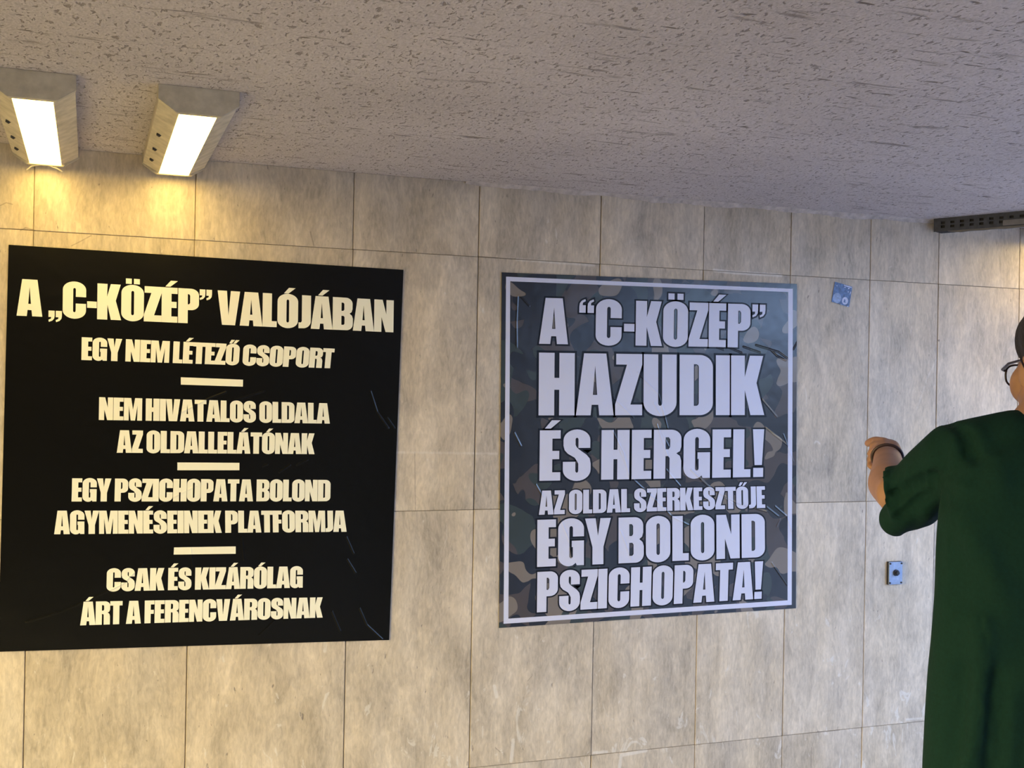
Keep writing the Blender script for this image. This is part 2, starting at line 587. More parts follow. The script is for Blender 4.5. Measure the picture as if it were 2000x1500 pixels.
    G['S'] = (W, [[(W - .01, .645)] + arc(W / 2, .80, W / 2 - .01, .215, 0, 180, 14) + [(.01, .69), (.035, .60), (.10, .53), (.24, .45), (W - s - .03, .385), (W - s, .33)] + arc(W / 2, .19, W / 2 - s, .04, 0, -180, 6) + [(s, .37), (0, .37)] + arc(W / 2, .21, W / 2, .225, 180, 360, 14) + [(W, .33), (W - .02, .43), (W - .09, .51), (.32, .62), (s + .02, .665), (s, .71)] + arc(W / 2, .81, W / 2 - s, .04, 180, 0, 6) + [(W - s, .645)]], [])
    W = .52
    G['T'] = (W, [[(W / 2 - s / 2, 0), (W / 2 + s / 2, 0), (W / 2 + s / 2, .82), (W, .82), (W, 1), (0, 1), (0, .82), (W / 2 - s / 2, .82)]], [])
    W = .58
    G['U'] = (W, [[(0, 1)] + arc(W / 2, .21, W / 2, .225, 180, 360, 14) + [(W, 1), (W - s, 1)] + arc(W / 2, .20, W / 2 - s, .045, 0, -180, 8) + [(s, 1)]], [])
    W = .62
    G['V'] = (W, [[(.13, 0), (W - .13, 0), (W, 1), (W - .25, 1), (W / 2, .28), (.25, 1), (0, 1)]], [])
    W = .60
    G['Y'] = (W, [[(W / 2 - .128, 0), (W / 2 + .128, 0), (W / 2 + .128, .38), (W, 1), (W - .245, 1), (W / 2, .62), (.245, 1), (0, 1), (W / 2 - .128, .38)]], [])
    W = .465
    G['Z'] = (W, [[(0, 0), (W, 0), (W, .175), (.262, .175), (W, .83), (W, 1), (.015, 1), (.015, .825), (.20, .825), (0, .175)]], [])
    G['-'] = (.26, [rect(.01, .31, .25, .48)], [])
    G['!'] = (.26, [[(.045, .25), (.215, .25), (.26, 1), (0, 1)], rect(.015, 0, .245, .19)], [])

    def comma(x, top):
        return [(x + .0, top), (x + .0, top - .165), (x + .07, top - .165), (x + .065, top - .22), (x + .0, top - .255), (x + .01, top - .30), (x + .09, top - .265), (x + .135, top - .205), (x + .145, top - .13), (x + .145, top)]
    G['”'] = (.33, [comma(0, 1.0), comma(.185, 1.0)], [])
    G['„'] = (.33, [comma(0, .17), comma(.185, .17)], [])
    rot = lambda pl: [(.33 - x, 1.70 - y) for x, y in pl]
    G['“'] = (.33, [rot(comma(0, 1.0)), rot(comma(.185, 1.0))], [])

    def acute(c):
        return [(c - .11, 1.035), (c + .01, 1.035), (c + .21, 1.20), (c + .03, 1.20)]

    def dacute(c):
        return [[(c - .17, 1.035), (c - .07, 1.035), (c + .06, 1.20), (c - .09, 1.20)], [(c + .01, 1.035), (c + .11, 1.035), (c + .26, 1.20), (c + .11, 1.20)]]
    for ch, base in (('Á', 'A'), ('É', 'E'), ('Ó', 'O')):
        w, o, h = G[base]
        G[ch] = (w, o + [acute(w / 2)], h)
    w, o, h = G['O']
    G['Ö'] = (w, o + [rect(w / 2 - .18, 1.05, w / 2 - .035, 1.19), rect(w / 2 + .035, 1.05, w / 2 + .18, 1.19)], h)
    G['Ő'] = (w, o + dacute(w / 2), h)
    return G


GL = glyphs()
TIGHT = {'A', 'V', 'Y', 'T', 'K', 'Z', 'Á'}


def offset_poly(pts, d):
    """Grow a polygon outwards by d."""
    n = len(pts)
    area = sum(pts[i][0] * pts[(i + 1) % n][1] - pts[(i + 1) % n][0] * pts[i][1] for i in range(n))
    sg = 1 if area > 0 else -1
    out = []
    for i in range(n):
        a, b, c = Vector(pts[i - 1]), Vector(pts[i]), Vector(pts[(i + 1) % n])
        e1, e2 = (b - a), (c - b)
        if e1.length < 1e-6 or e2.length < 1e-6:
            continue
        e1.normalize(); e2.normalize()
        n1, n2 = Vector((e1.y, -e1.x)), Vector((e2.y, -e2.x))
        m = n1 + n2
        if m.length < 0.3:
            m = n1
        m.normalize()
        k = min(1.8, 1 / max(0.3, m.dot(n1)))
        p = b + m * (d * k * sg)
        out.append((p.x, p.y))
    return out


def text_mesh(name, text, quad, y, gap=0.035, space=0.20, grow=0.0, origin=Vector((0, 0, 0)), growx=1.0):
    """quad: pixel corners (base left, base right, top left, top right) of the line."""
    pos, x = [], 0.0
    prev = None
    for ch in text:
        if ch == ' ':
            x += space
            prev = None
            continue
        if prev is not None:
            g = gap
            if prev in TIGHT or ch in TIGHT:
                g = gap * 0.45
            x += g
        pos.append((ch, x))
        x += GL[ch][0]
        prev = ch
    total = x
    c = [onwall(px, py, y) for px, py in quad]
    bm = bmesh.new()
    for ch, ox in pos:
        w, outs, holes = GL[ch]
        for o in outs:
            # holes belong to the first outline only
            hs = holes if o is outs[0] else []
            if grow:
                o = offset_poly(o, grow)
                hs = [offset_poly(h, -grow * 0.4) for h in hs]
            polys = [[Vector((px, py, 0)) for px, py in pl] for pl in [o] + list(hs)]
            flat = [v for pl in polys for v in pl]
            tris = tessellate_polygon(polys)
            vs = []
            for v in flat:
                u, t = (v.x + ox) / total, v.y
                q = (c[0] * (1 - u) + c[1] * u) * (1 - t) + (c[2] * (1 - u) + c[3] * u) * t
                q = Vector(q)
                q.y = y
                vs.append(bm.verts.new(q - origin))
            for t3 in tris:
                try:
                    f = bm.faces.new([vs[i] for i in t3])
                except ValueError:
                    pass
    bmesh.ops.recalc_face_normals(bm, faces=bm.faces)
    for f in bm.faces:
        f.normal_update()
        if f.normal.y > 0:
            f.normal_flip()
    me = bpy.data.meshes.new(name)
    bm.to_mesh(me)
    bm.free()
    return me


def quad_sheet(name, quad, y, mat, parent=None, thick=0.0, origin=Vector((0, 0, 0))):
    bm = bmesh.new()
    c = [onwall(px, py, y) - origin for px, py in quad]
    f = [bm.verts.new((p.x, y - origin.y, p.z)) for p in c]
    if thick:
        b_ = [bm.verts.new((p.x, y - origin.y + thick, p.z)) for p in c]
        bm.faces.new(f)
        bm.faces.new(list(reversed(b_)))
        for i in range(4):
            bm.faces.new((f[i], f[(i + 1) % 4], b_[(i + 1) % 4], b_[i]))
    else:
        bm.faces.new(f)
    me = mesh_from(bm, name)
    if not thick:
        for p in me.polygons:
            if p.normal.y > 0:
                me.flip_normals()
                break
    return link(name, me, mat, parent, None if parent else origin)


def frame_sheet(name, outer, inner, y, mat, parent, origin):
    bm = bmesh.new()
    a = [bm.verts.new(onwall(*p, y) - origin) for p in outer]
    b_ = [bm.verts.new(onwall(*p, y) - origin) for p in inner]
    for i in range(4):
        f = bm.faces.new((a[i], a[(i + 1) % 4], b_[(i + 1) % 4], b_[i]))
        f.normal_update()
        if f.normal.y > 0:
            f.normal_flip()
    me = bpy.data.meshes.new(name)
    bm.to_mesh(me)
    bm.free()
    return link(name, me, mat, parent)


def film_material(name, color, group, rough, camo=False, spec=0.5):
    m, nt, b = material(name, color, rough, spec=spec)
    pos = nt.new('ShaderNodeNewGeometry').outputs['Position']
    gn = nt.new('ShaderNodeGroup')
    gn.node_tree = group
    wav = nt.noise(nt.mapping(pos, (9, 9, 9)), 1.0, 2)
    wav2 = nt.noise(nt.mapping(pos, (45, 45, 30)), 1.0, 2)
    h = nt.math('ADD', nt.math('MULTIPLY', wav, 0.0016), nt.math('MULTIPLY', wav2, 0.00015))
    h = nt.math('ADD', h, gn.outputs[0])
    nt.put(b.inputs['Normal'], nt.bump(h, 1.0, 1.0))
    if camo:
        p = nt.mapping(pos, (1, 1, 1))

        def layer(scale, seed, lo, squash=1.0):
            q = nt.mapping(p, (scale, scale, scale * squash), (seed, seed * 1.7, seed * 0.6))
            nz = nt.noise(q, 1.0, 0.8, 0.4, 0.35)
            return nt.ramp(nz, lo, lo + 0.006)
        c = nt.mix(layer(7.5, 3.1, 0.50), (0.016, 0.016, 0.018), (0.062, 0.048, 0.043))
        c = nt.mix(layer(7.0, 11.7, 0.54), c, (0.030, 0.040, 0.035))
        c = nt.mix(layer(8.5, 29.3, 0.575), c, (0.011, 0.011, 0.013))
        c = nt.mix(layer(9.0, 47.9, 0.63), c, (0.185, 0.155, 0.13))
        nt.put(b.inputs['Base Color'], c)
    return m


def px(crop, pts):
    ox, oy, k = crop
    return [(ox + x / k, oy + y / k) for x, y in pts]


C2, C3 = (0, 460, 2.5), (0, 760, 2.5)
C4, C5 = (950, 500, 3.074), (950, 800, 3.074)

# ------------------------------------------------------------------ black poster
cre1 = crease_group('folds_black_poster', [
    (px(C2, [(870, 870), (1010, 800), (1100, 765)]), 1), (px(C2, [(1140, 805), (1290, 760)]), .6),
    (px(C2, [(1808, 760), (1840, 860), (1895, 940)]), 1), (px(C2, [(1890, 890), (1925, 940)]), .8),
    (px(C3, [(1690, 720), (1725, 800)]), .9), (px(C3, [(1695, 830), (1735, 895)]), .9),
    (px(C3, [(1620, 1085), (1660, 1180)]), .9), (px(C3, [(1755, 1070), (1790, 1150), (1865, 1220)]), 1.2),
    (px(C3, [(130, 1135), (300, 1085), (430, 1030), (600, 950), (700, 850)]), .9),
    (px(C3, [(1180, 720), (1190, 830)]), .5), (px(C3, [(930, 770), (940, 860)]), .5), (px(C3, [(1265, 1200), (1340, 1130)]), .6),
    (px(C2, [(1285, 1125), (1305, 1118)]), .8), (px(C2, [(1365, 1155), (1415, 1120)]), 1), (px(C2, [(1450, 1120), (1500, 1095)]), 1),
    (px(C3, [(780, 560), (900, 500), (960, 470)]), .6)], 0.0045, 0.0011)
M_black = film_material('black_film', (0.005, 0.005, 0.0045), cre1, 0.24, spec=0.25)
M_white1 = film_material('white_print', (0.88, 0.88, 0.78), cre1, 0.36)
Y1 = -0.0040
quad1 = [(17, 478), (788, 527), (760, 1250), (-4, 1273)]
org1 = (onwall(*quad1[0]) + onwall(*quad1[2])) / 2
org1.y = -0.0040
po1 = quad_sheet('poster', quad1, Y1, M_black, None, 0.0014, org1)
tag(po1, 'black square poster with cream-white lettering and three short bars, under the two lit lamps', 'poster')
lines1 = [
    ('A „C-KÖZÉP” VALÓJÁBAN', px(C2, [(82, 390), (1920, 472), (84, 212), (1922, 318)]), 0.0, .17),
    ('EGY NEM LÉTEZŐ CSOPORT', px(C2, [(398, 607), (1625, 648), (400, 497), (1634, 553)]), .0, .17),
    ('NEM HIVATALOS OLDALA', px(C2, [(483, 900), (1610, 918), (485, 790), (1610, 820)]), .0, .17),
    ('AZ OLDALLELÁTÓNAK', px(C2, [(571, 1060), (1535, 1067), (572, 951), (1537, 967)]), .0, .17),
    ('EGY PSZICHOPATA BOLOND', px(C2, [(350, 1298), (1612, 1297), (353, 1186), (1614, 1194)]), .0, .17),
    ('AGYMENÉSEINEK PLATFORMJA', px(C2, [(265, 1458), (1692, 1446), (266, 1344), (1690, 1344)]), .0, .17),
    ('CSAK ÉS KIZÁRÓLAG', px(C3, [(520, 987), (1477, 969), (523, 877), (1479, 866)]), .0, .17),
    ('ÁRT A FERENCVÁROSNAK', px(C3, [(392, 1153), (1575, 1115), (394, 1039), (1577, 1017)]), .0, .17)]
for i, (t, q, g, sp_) in enumerate(lines1):
    link('headline' if i == 0 else 'text_line', text_mesh('text_line', t, q, Y1 - 0.0005, 0.030, sp_, 0.006, org1), M_white1, po1)
for q in (px(C2, [(883, 692), (1187, 704), (1186, 738), (883, 728)]), px(C2, [(866, 1108), (1169, 1110), (1169, 1146), (866, 1146)]), px(C3, [(850, 773), (1151, 768), (1151, 804), (848, 808)])):
    quad_sheet('divider_bar', q, Y1 - 0.0005, M_white1, po1, 0, org1)

# ------------------------------------------------------------------ camouflage poster
cre2 = crease_group('folds_camouflage_poster', [
    (px(C4, [(1615, 535), (1700, 560), (1740, 600), (1795, 628)]), 1.6), (px(C4, [(1640, 545), (1750, 575), (1810, 620)]), 1.2),
    (px(C4, [(1450, 548), (1530, 582)]), 1.3), (px(C4, [(1540, 545), (1640, 580)]), 1.2), (px(C4, [(1380, 548), (1420, 562)]), 1),
    (px(C4, [(1860, 520), (1840, 560)]), 1.5),
    (px(C4, [(905, 700), (1030, 830), (1060, 930), (1085, 1035)]), .9), (px(C4, [(1000, 880), (1045, 960)]), 1), (px(C4, [(840, 640), (865, 720)]), .5),
    (px(C4, [(760, 850), (880, 970)]), .9), (px(C4, [(755, 1050), (820, 1180), (860, 1340)]), 1), (px(C4, [(790, 1140), (850, 1290)]), .8),
    (px(C4, [(1020, 1010), (1085, 1200)]), .9), (px(C4, [(1050, 1060), (1100, 1160)]), .6),
    (px(C4, [(1075, 1280), (1160, 1380)]), .9), (px(C4, [(1650, 860), (1740, 965)]), 1.2), (px(C4, [(1670, 1030), (1810, 1140)]), 1.5),
    (px(C4, [(165, 1060), (205, 1140)]), 1.2), (px(C4, [(185, 240), (178, 400), (180, 550)]), .9), (px(C4, [(195, 235), (255, 300)]), .6),
    (px(C5, [(1225, 360), (1340, 470), (1500, 560), (1680, 612)]), 1.7), (px(C5, [(1290, 430), (1480, 565)]), .8),
    (px(C5, [(880, 420), (1010, 540), (1110, 640), (1210, 692)]), 1), (px(C5, [(1680, 585), (1750, 640)]), 1.3),
    (px(C5, [(1730, 580), (1800, 640), (1832, 735)]), 1.2), (px(C5, [(1760, 660), (1740, 700)]), .7),
    (px(C5, [(800, 720), (870, 900)]), .7), (px(C5, [(440, 650), (500, 800)]), .7), (px(C5, [(295, 450), (335, 520)]), .9),
    (px(C5, [(1710, 920), (1800, 1050)]), 1.2), (px(C5, [(1780, 150), (1840, 310)]), .9), (px(C5, [(430, 1150), (500, 1210)]), .6)], 0.0050, 0.0012)
M_camo = film_material('camouflage_film', (0.05, 0.05, 0.05), cre2, 0.22, True, spec=0.65)
M_print_sheen = film_material('white_print_blue_sheen', (0.64, 0.67, 0.88), cre2, 0.38)  # white print, with the bluish sky sheen tinted into its colour
M_edge = film_material('dark_letter_edge', (0.004, 0.004, 0.007), cre2, 0.33, spec=0.3)
quad2 = [(980, 532), (1556.5, 554.5), (1554.5, 1188), (974.5, 1226.5)]
org2 = (onwall(*quad2[0]) + onwall(*quad2[2])) / 2
org2.y = -0.0040
po2 = quad_sheet('poster', quad2, Y1, M_camo, None, 0.0014, org2)
tag(po2, 'camouflage poster with a white border and big white lettering, left of the small blue sticker', 'poster')
bo = px(C4, [(118, 124), (1840, 197)]) + px(C5, [(1833, 1172), (103, 1286)])
bi = px(C4, [(143, 152), (1812, 216)]) + px(C5, [(1808, 1145), (132, 1255)])
frame_sheet('border', bo, bi, Y1 - 0.0005, M_print_sheen, po2, org2)
lines2 = [
    ('A “C-KÖZÉP”', px(C4, [(316, 527), (1672, 552), (320, 250), (1676, 293)]), .045, .24),
    ('HAZUDIK', px(C4, [(313, 957), (1668, 955), (316, 580), (1668, 600)]), .055, .2),
    ('ÉS HERGEL!', px(C4, [(318, 1350), (1665, 1326), (321, 1047), (1668, 1040)]), .05, .22),
    ('AZ OLDAL SZERKESZTŐJE', px(C5, [(315, 632), (1675, 590), (317, 487), (1672, 460)]), .035, .18),
    ('EGY BOLOND', px(C5, [(304, 945), (1673, 885), (306, 662), (1671, 625)]), .05, .18),
    ('PSZICHOPATA!', px(C5, [(303, 1218), (1655, 1135), (306, 975), (1662, 910)]), .04, .2)]
for t, q, g, sp_ in lines2:
    pc = link('text_line', text_mesh('text_line', t, q, Y1 - 0.0008, g, sp_, 0.0, org2), M_print_sheen, po2)
    sz = 0.036 if t != 'AZ OLDAL SZERKESZTŐJE' else 0.05
    link('letter_edge', text_mesh('letter_edge', t, q, Y1 - 0.0004, g, sp_, sz, org2), M_edge, pc)

# ------------------------------------------------------------------ blue sticker
M_blue = simple('sticker_blue', (0.060, 0.125, 0.31), 0.35, var=0.5, scale=110)
M_pale = simple('sticker_pale', (0.26, 0.36, 0.62), 0.4, var=0.25, scale=120)
M_white = simple('sticker_white', (0.50, 0.56, 0.80), 0.4, var=0.15, scale=90)
CS = (1600, 530, 20.0)
qs = px(CS, [(615, 405), (1295, 600), (1170, 1395), (480, 1185)])
orgs = (onwall(*qs[0]) + onwall(*qs[2])) / 2
orgs.y = -0.0035
st = quad_sheet('sticker', qs, -0.0035, M_blue, None, 0.0008, orgs)
tag(st, 'small tilted blue sticker with two pale discs on the tiles right of the camouflage poster', 'sticker')


def wall_poly(name, pts, y, mat, parent, origin):
    bm = bmesh.new()
    vs = [bm.verts.new(onwall(*p, y) - origin) for p in pts]
    f = bm.faces.new(vs)
    f.normal_update()
    if f.normal.y > 0:
        f.normal_flip()
    me = bpy.data.meshes.new(name)
    bm.to_mesh(me)
    bm.free()
    return link(name, me, mat, parent)


wall_poly('pale_disc', px(CS, arc(700, 1040, 165, 200, 0, 345, 24)), -0.0041, M_pale, st, orgs)
wall_poly('white_disc', px(CS, arc(1010, 1150, 118, 150, 0, 345, 24)), -0.0041, M_white, st, orgs)
wall_poly('printed_mark', px(CS, [(985, 1075), (1030, 1130), (1010, 1180), (1060, 1215), (945, 1215), (965, 1150)]), -0.0045, M_blue, st, orgs)
for pts in ([(960, 520), (1270, 610), (1280, 650), (1100, 610), (970, 560)], [(985, 600), (1040, 610), (1040, 640), (980, 635)], [(1130, 650), (1190, 640), (1180, 690), (1120, 690)], [(1210, 790), (1245, 800), (1215, 905), (1195, 890)], [(1110, 790), (1160, 770), (1140, 850)], [(680, 540), (715, 550), (705, 590), (675, 580)], [(840, 1270), (890, 1310), (870, 1335), (835, 1300)], [(1080, 1360), (1150, 1345), (1140, 1385), (1090, 1390)]):
    wall_poly('printed_mark', px(CS, pts), -0.0041, M_white, st, orgs)

# ------------------------------------------------------------------ metal push-button plate
M_steel = simple('painted_steel', (0.30, 0.38, 0.55), 0.42, 0.35, var=0.15, scale=60)
M_dark = simple('dark_plastic', (0.02, 0.02, 0.03), 0.45, var=0.2)
CB = (1700, 1080, 20.0)
a = onwall(*px(CB, [(600, 330)])[0])
b_ = onwall(*px(CB, [(1195, 285)])[0])
c_ = onwall(*px(CB, [(600, 1225)])[0])
bx0, bx1, bz0, bz1 = a.x + .003, b_.x - .004, c_.z, a.z
bxc, bzc = (bx0 + bx1) / 2, (bz0 + bz1) / 2
orgb = Vector((bxc, -0.0015, bzc))
bt = empty('push_button_plate', orgb)
tag(bt, 'blue-grey metal wall plate with a dark round button and four corner screws', 'switch')
box_obj('back_box', (bx0 - bxc, -0.010, bz0 - bzc), (bx1 - bxc, 0, bz1 - bzc), M_dark, bt, 0.001)
box_obj('cover_plate', (bx0 - bxc + .0015, -0.014, bz0 - bzc + .001), (bx1 - bxc - .0005, -0.009, bz1 - bzc - .001), M_steel, bt, 0.0012)
bm = bmesh.new()
add_cyl(bm, (0.0, -0.013, 0.002), (0.0, -0.021, 0.002), 0.0125, 0.0115)
bo_ = link('button_collar', mesh_from(bm, 'button_collar', False), M_dark, bt)
bm = bmesh.new()
add_cyl(bm, (0.0, -0.020, 0.002), (0.0, -0.029, 0.002), 0.0072, 0.0065)
link('button', mesh_from(bm, 'button'), M_dark, bt)
hw, hh = (bx1 - bx0) / 2 - 0.006, (bz1 - bz0) / 2 - 0.007
for sx in (-1, 1):
    for sz in (-1, 1):
        bm = bmesh.new()
        add_cyl(bm, (sx * hw, -0.013, sz * hh), (sx * hw, -0.0165, sz * hh), 0.0040, 0.0034, 12)
        link('screw', mesh_from(bm, 'screw'), M_dark, bt)

# ------------------------------------------------------------------ ceiling lamps
KS = CAMD / 4.25
M_lampbody = simple('aged_lamp_housing', (0.50, 0.46, 0.40), 0.55, var=0.15, scale=40, bump=0.001)
M_flange = simple('lamp_flange', (0.55, 0.50, 0.42), 0.5, var=0.22, scale=28, bump=0.001)
mg, ntg, bb = material('lit_diffuser', (0.9, 0.85, 0.7), 0.4)
bb.inputs['Emission Color'].default_value = (*LAMP_COL, 1)
bb.inputs['Emission Strength'].default_value = LAMP_STR
M_glow = mg
LW, LD, LL = 0.205 * KS, 0.068 * KS, 1.045 * KS   # width, drop, length


def make_lamp():
    root = empty('ceiling_lamp', (0, 0, CEIL))
    w2, d1, d2, wi = LW / 2, -LD * 0.56, -LD, 0.0500 * KS
    # housing: trapezoid body, slightly inside the flanges
    prof = [(-w2, 0), (-w2, d1), (-wi - .003, d2 + .003), (wi + .003, d2 + .003), (w2, d1), (w2, 0)]
    bm = bmesh.new()
    y0, y1 = -LL, -0.035
    A = [bm.verts.new((x, y0 + .02, z)) for x, z in prof]
    B = [bm.verts.new((x, y1 - .01, z)) for x, z in prof]
    for i in range(5):
        bm.faces.new((A[i], A[i + 1], B[i + 1], B[i]))
    bm.faces.new((A[5], A[0], B[0], B[5]))
    bm.faces.new(A)
    bm.faces.new(B)
    link('housing', mesh_from(bm, 'housing'), M_lampbody, root)

    def cap(ya, yb):
        bm = bmesh.new()
        e = .0035
        pr = [(-w2 - e, 0), (-w2 - e, d1 - .001), (-wi - .008, d2 - e), (wi + .008, d2 - e), (w2 + e, d1 - .001), (w2 + e, 0)]
        A = [bm.verts.new((x, ya, z)) for x, z in pr]
        B = [bm.verts.new((x, yb, z)) for x, z in pr]
        for i in range(6):
            bm.faces.new((A[i], A[(i + 1) % 6], B[(i + 1) % 6], B[i]))
        bm.faces.new(A)
        bm.faces.new(B)
        bmesh.ops.bevel(bm, geom=list(bm.edges), offset=.0012, segments=2, affect='EDGES')
        return mesh_from(bm, 'end_cap')
    link('end_cap', cap(y0, y0 + .02), M_lampbody, root)
    link('end_cap', cap(y1 - .012, y1), M_lampbody, root)
    for sx in (-1, 1):
        bm = bmesh.new()
        t = .003
        pts = [(sx * (w2 + .001), d1 + .012), (sx * (w2 + .001), d1), (sx * wi, d2), (sx * wi, d2 + .006)]
        pin = [(sx * (w2 - t), d1 + .012), (sx * (w2 - t), d1 + .002), (sx * (wi + .004), d2 + .006), (sx * (wi + .003), d2 + .006)]
        ya, yb = y0 + .021, y1 - .013
        o_ = [[bm.verts.new((x, y, z)) for x, z in pts] for y in (ya, yb)]
        i_ = [[bm.verts.new((x, y, z)) for x, z in pin] for y in (ya, yb)]
        for k in range(3):
            bm.faces.new((o_[0][k], o_[0][k + 1], o_[1][k + 1], o_[1][k]))
            bm.faces.new((i_[0][k], i_[0][k + 1], i_[1][k + 1], i_[1][k]))
            for e in (0, 1):
                bm.faces.new((o_[e][k], o_[e][k + 1], i_[e][k + 1], i_[e][k]))
        fl = link('side_flange', mesh_from(bm, 'side_flange'), M_flange, root)
        if sx < 0:
            for fy in (0.40, 0.62, 0.80):
                bm = bmesh.new()
                yy = y0 + fy * LL
                cx, cz = -(w2 * .60 + wi * .40), (d1 * .60 + d2 * .40)
                nx, nz = (d2 - d1), -(w2 - wi)
                l_ = math.hypot(nx, nz)
                nx, nz = nx / l_, nz / l_
                add_cyl(bm, (cx, yy, cz), (cx + nx * .006, yy, cz + nz * .006), .007, .0045, 12)
                link('clip', mesh_from(bm, 'clip'), M_dark, fl)
    bm = bmesh.new()
    add_box(bm, (-wi + .0005, y0 + .021, d2 - .001), (wi - .0005, y1 - .013, d2 + .004))
    link('diffuser', mesh_from(bm, 'diffuser'), M_glow, root)
    return root


def copy_tree(o, parent=None):
    c = o.copy()
    COL.objects.link(c)
    if parent is not None:
        c.parent = parent
    for ch in list(o.children):
        copy_tree(ch, c)
    return c


lamp = make_lamp()
lamp.location = (0.2665 * KS, 0, CEIL)
tag(lamp, 'lit ceiling lamp above the black poster, the right one of the two', 'lamp', 'lit lamps above the black poster')
l2 = copy_tree(lamp)
l2.location = (-0.1515 * KS, 0, CEIL)
tag(l2, 'lit ceiling lamp at the left edge with a loose wire at its end', 'lamp', 'lit lamps above the black poster')
bm = bmesh.new()
wire = [onwall(53, 331, -.03), onwall(62, 324, -.035), onwall(78, 321.5, -.04), onwall(95, 323, -.04), onwall(112, 329, -.035), onwall(121, 335, -.03)]
add_tube(bm, [w_ - l2.location for w_ in wire], [.0022] * 6, 8)
link('loose_wire', mesh_from(bm, 'loose_wire', True), M_flange, l2)
l3 = copy_tree(lamp)
l3.location = (3.585, 0, CEIL)
tag(l3, 'lit ceiling lamp just right of the dark perforated rail', 'lamp', 'lit lamps beyond the perforated rail')
l4 = copy_tree(lamp)
l4.location = (3.94, 0, CEIL)
tag(l4, 'lit ceiling lamp farther from the dark perforated rail than its neighbour', 'lamp', 'lit lamps beyond the perforated rail')

# ------------------------------------------------------------------ perforated metal rail under the ceiling
M_rail = simple('dark_galvanised_steel', (0.04, 0.045, 0.068), 0.6, 0.2, var=0.3, scale=40)
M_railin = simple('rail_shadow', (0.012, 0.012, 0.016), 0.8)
M_tab = simple('pale_plaster_splash', (0.17, 0.165, 0.18), 0.8)
ra = Vector((3.573 * KS, -0.035, CEIL))
rdir = Vector((0.1788, -0.3631, 0)).normalized()
rl = 1.1
rail = empty('perforated_rail', ra, math.atan2(rdir.y, rdir.x))
tag(rail, 'dark metal rail with two rows of holes under the ceiling, top right', 'rail')
# local x runs along the rail, -y is the side towards the camera (left), z up
hgt, dep = 0.0505, 0.07
bm = bmesh.new()
pitch_, hx, hz = 0.0365, 0.0155, 0.0095
cols = [0.0]
x = 0.028
while x < rl - .05:
    cols += [x, x + hx]
    x += pitch_
cols.append(rl)
zz = [-hgt, -hgt + .0125, -hgt + .0125 + hz, -.0225, -.0225 + hz, 0]
for i in range(len(cols) - 1):
    for k in range(5):
        if i % 2 == 1 and k in (1, 3):
            continue
        vs = [bm.verts.new((cols[i + a_], 0, zz[k + b2])) for a_, b2 in ((0, 0), (1, 0), (1, 1), (0, 1))]
        bm.faces.new(vs)
bmesh.ops.remove_doubles(bm, verts=bm.verts, dist=1e-5)
bmesh.ops.solidify(bm, geom=list(bm.faces), thickness=0.0025)
link('perforated_web', mesh_from(bm, 'perforated_web'), M_rail, rail)
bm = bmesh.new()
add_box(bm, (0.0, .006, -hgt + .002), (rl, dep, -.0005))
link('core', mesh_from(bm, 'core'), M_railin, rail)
bm = bmesh.new()
n_ = 40
lo_, hi_ = [], []
for i in range(n_ + 1):
    x = 0.05 + (rl - .05) * i / n_
    z = -hgt - 0.0065 - 0.002 * math.sin(i * 1.3) * math.sin(i * .6) + 0.0065 * max(0, 1 - i / 2)
    lo_.append((bm.verts.new((x, .012, z)), bm.verts.new((x, .02, z))))
    hi_.append((bm.verts.new((x, .012, -hgt + .004)), bm.verts.new((x, .02, -hgt + .004))))
for i in range(n_):
    bm.faces.new((lo_[i][0], lo_[i + 1][0], hi_[i + 1][0], hi_[i][0]))
    bm.faces.new((lo_[i][1], lo_[i + 1][1], hi_[i + 1][1], hi_[i][1]))
    bm.faces.new((lo_[i][0], lo_[i + 1][0], lo_[i + 1][1], lo_[i][1]))
link('lower_lip', mesh_from(bm, 'lower_lip'), M_tab, rail)
bm = bmesh.new()
add_box(bm, (0.262, -.006, -hgt + .002), (0.37, -.0028, -hgt + .022), .001)
link('splice_plate', mesh_from(bm, 'splice_plate'), M_tab, rail)

# ------------------------------------------------------------------ person in green t-shirt
M_skin = simple('skin', (0.31, 0.165, 0.115), 0.5, var=0.10, scale=22)
M_shirt = simple('dark_green_cotton', (0.0038, 0.024, 0.022), 0.9, spec=0.15, var=0.12, scale=160, bump=0.0006)
M_hair = simple('dark_hair', (0.008, 0.005, 0.006), 0.6, var=0.4, scale=150, bump=0.002)
M_trouser = simple('dark_denim', (0.02, 0.025, 0.045), 0.85, var=0.2, scale=90)
M_shoe = simple('dark_shoe', (0.03, 0.03, 0.035), 0.5)
M_frame = simple('glasses_frame', (0.02, 0.012, 0.02), 0.3)
M_band = simple('dark_band', (0.025, 0.012, 0.02), 0.5)
M_lip = simple('lips', (0.38, 0.15, 0.12), 0.5)
M_eyew = simple('eye_white', (0.75, 0.72, 0.70), 0.2, var=0.02)
mgl, ntl, bl = material('spectacle_lens', (0.93, 0.95, 0.97), 0.03)
bl.inputs['Transmission Weight'].default_value = 1.0
bl.inputs['IOR'].default_value = 1.08

DP = 2.0
FH = Vector((sy, cy, 0))              # horizontal viewing direction
root_p = P(2045, 900, DP)
root_p.z = 0.0
person = empty('person', root_p, -YAW)
tag(person, 'person with glasses in a dark green t-shirt seen from behind, left arm raised, pointing', 'person')
IR = Matrix.Rotation(YAW, 3, 'Z')


def L(v):
    return IR @ (Vector(v) - root_p)


def lp(x, y, d):
    return L(P(x, y, d))


def ppx(r, d):
    return r * d / FPX


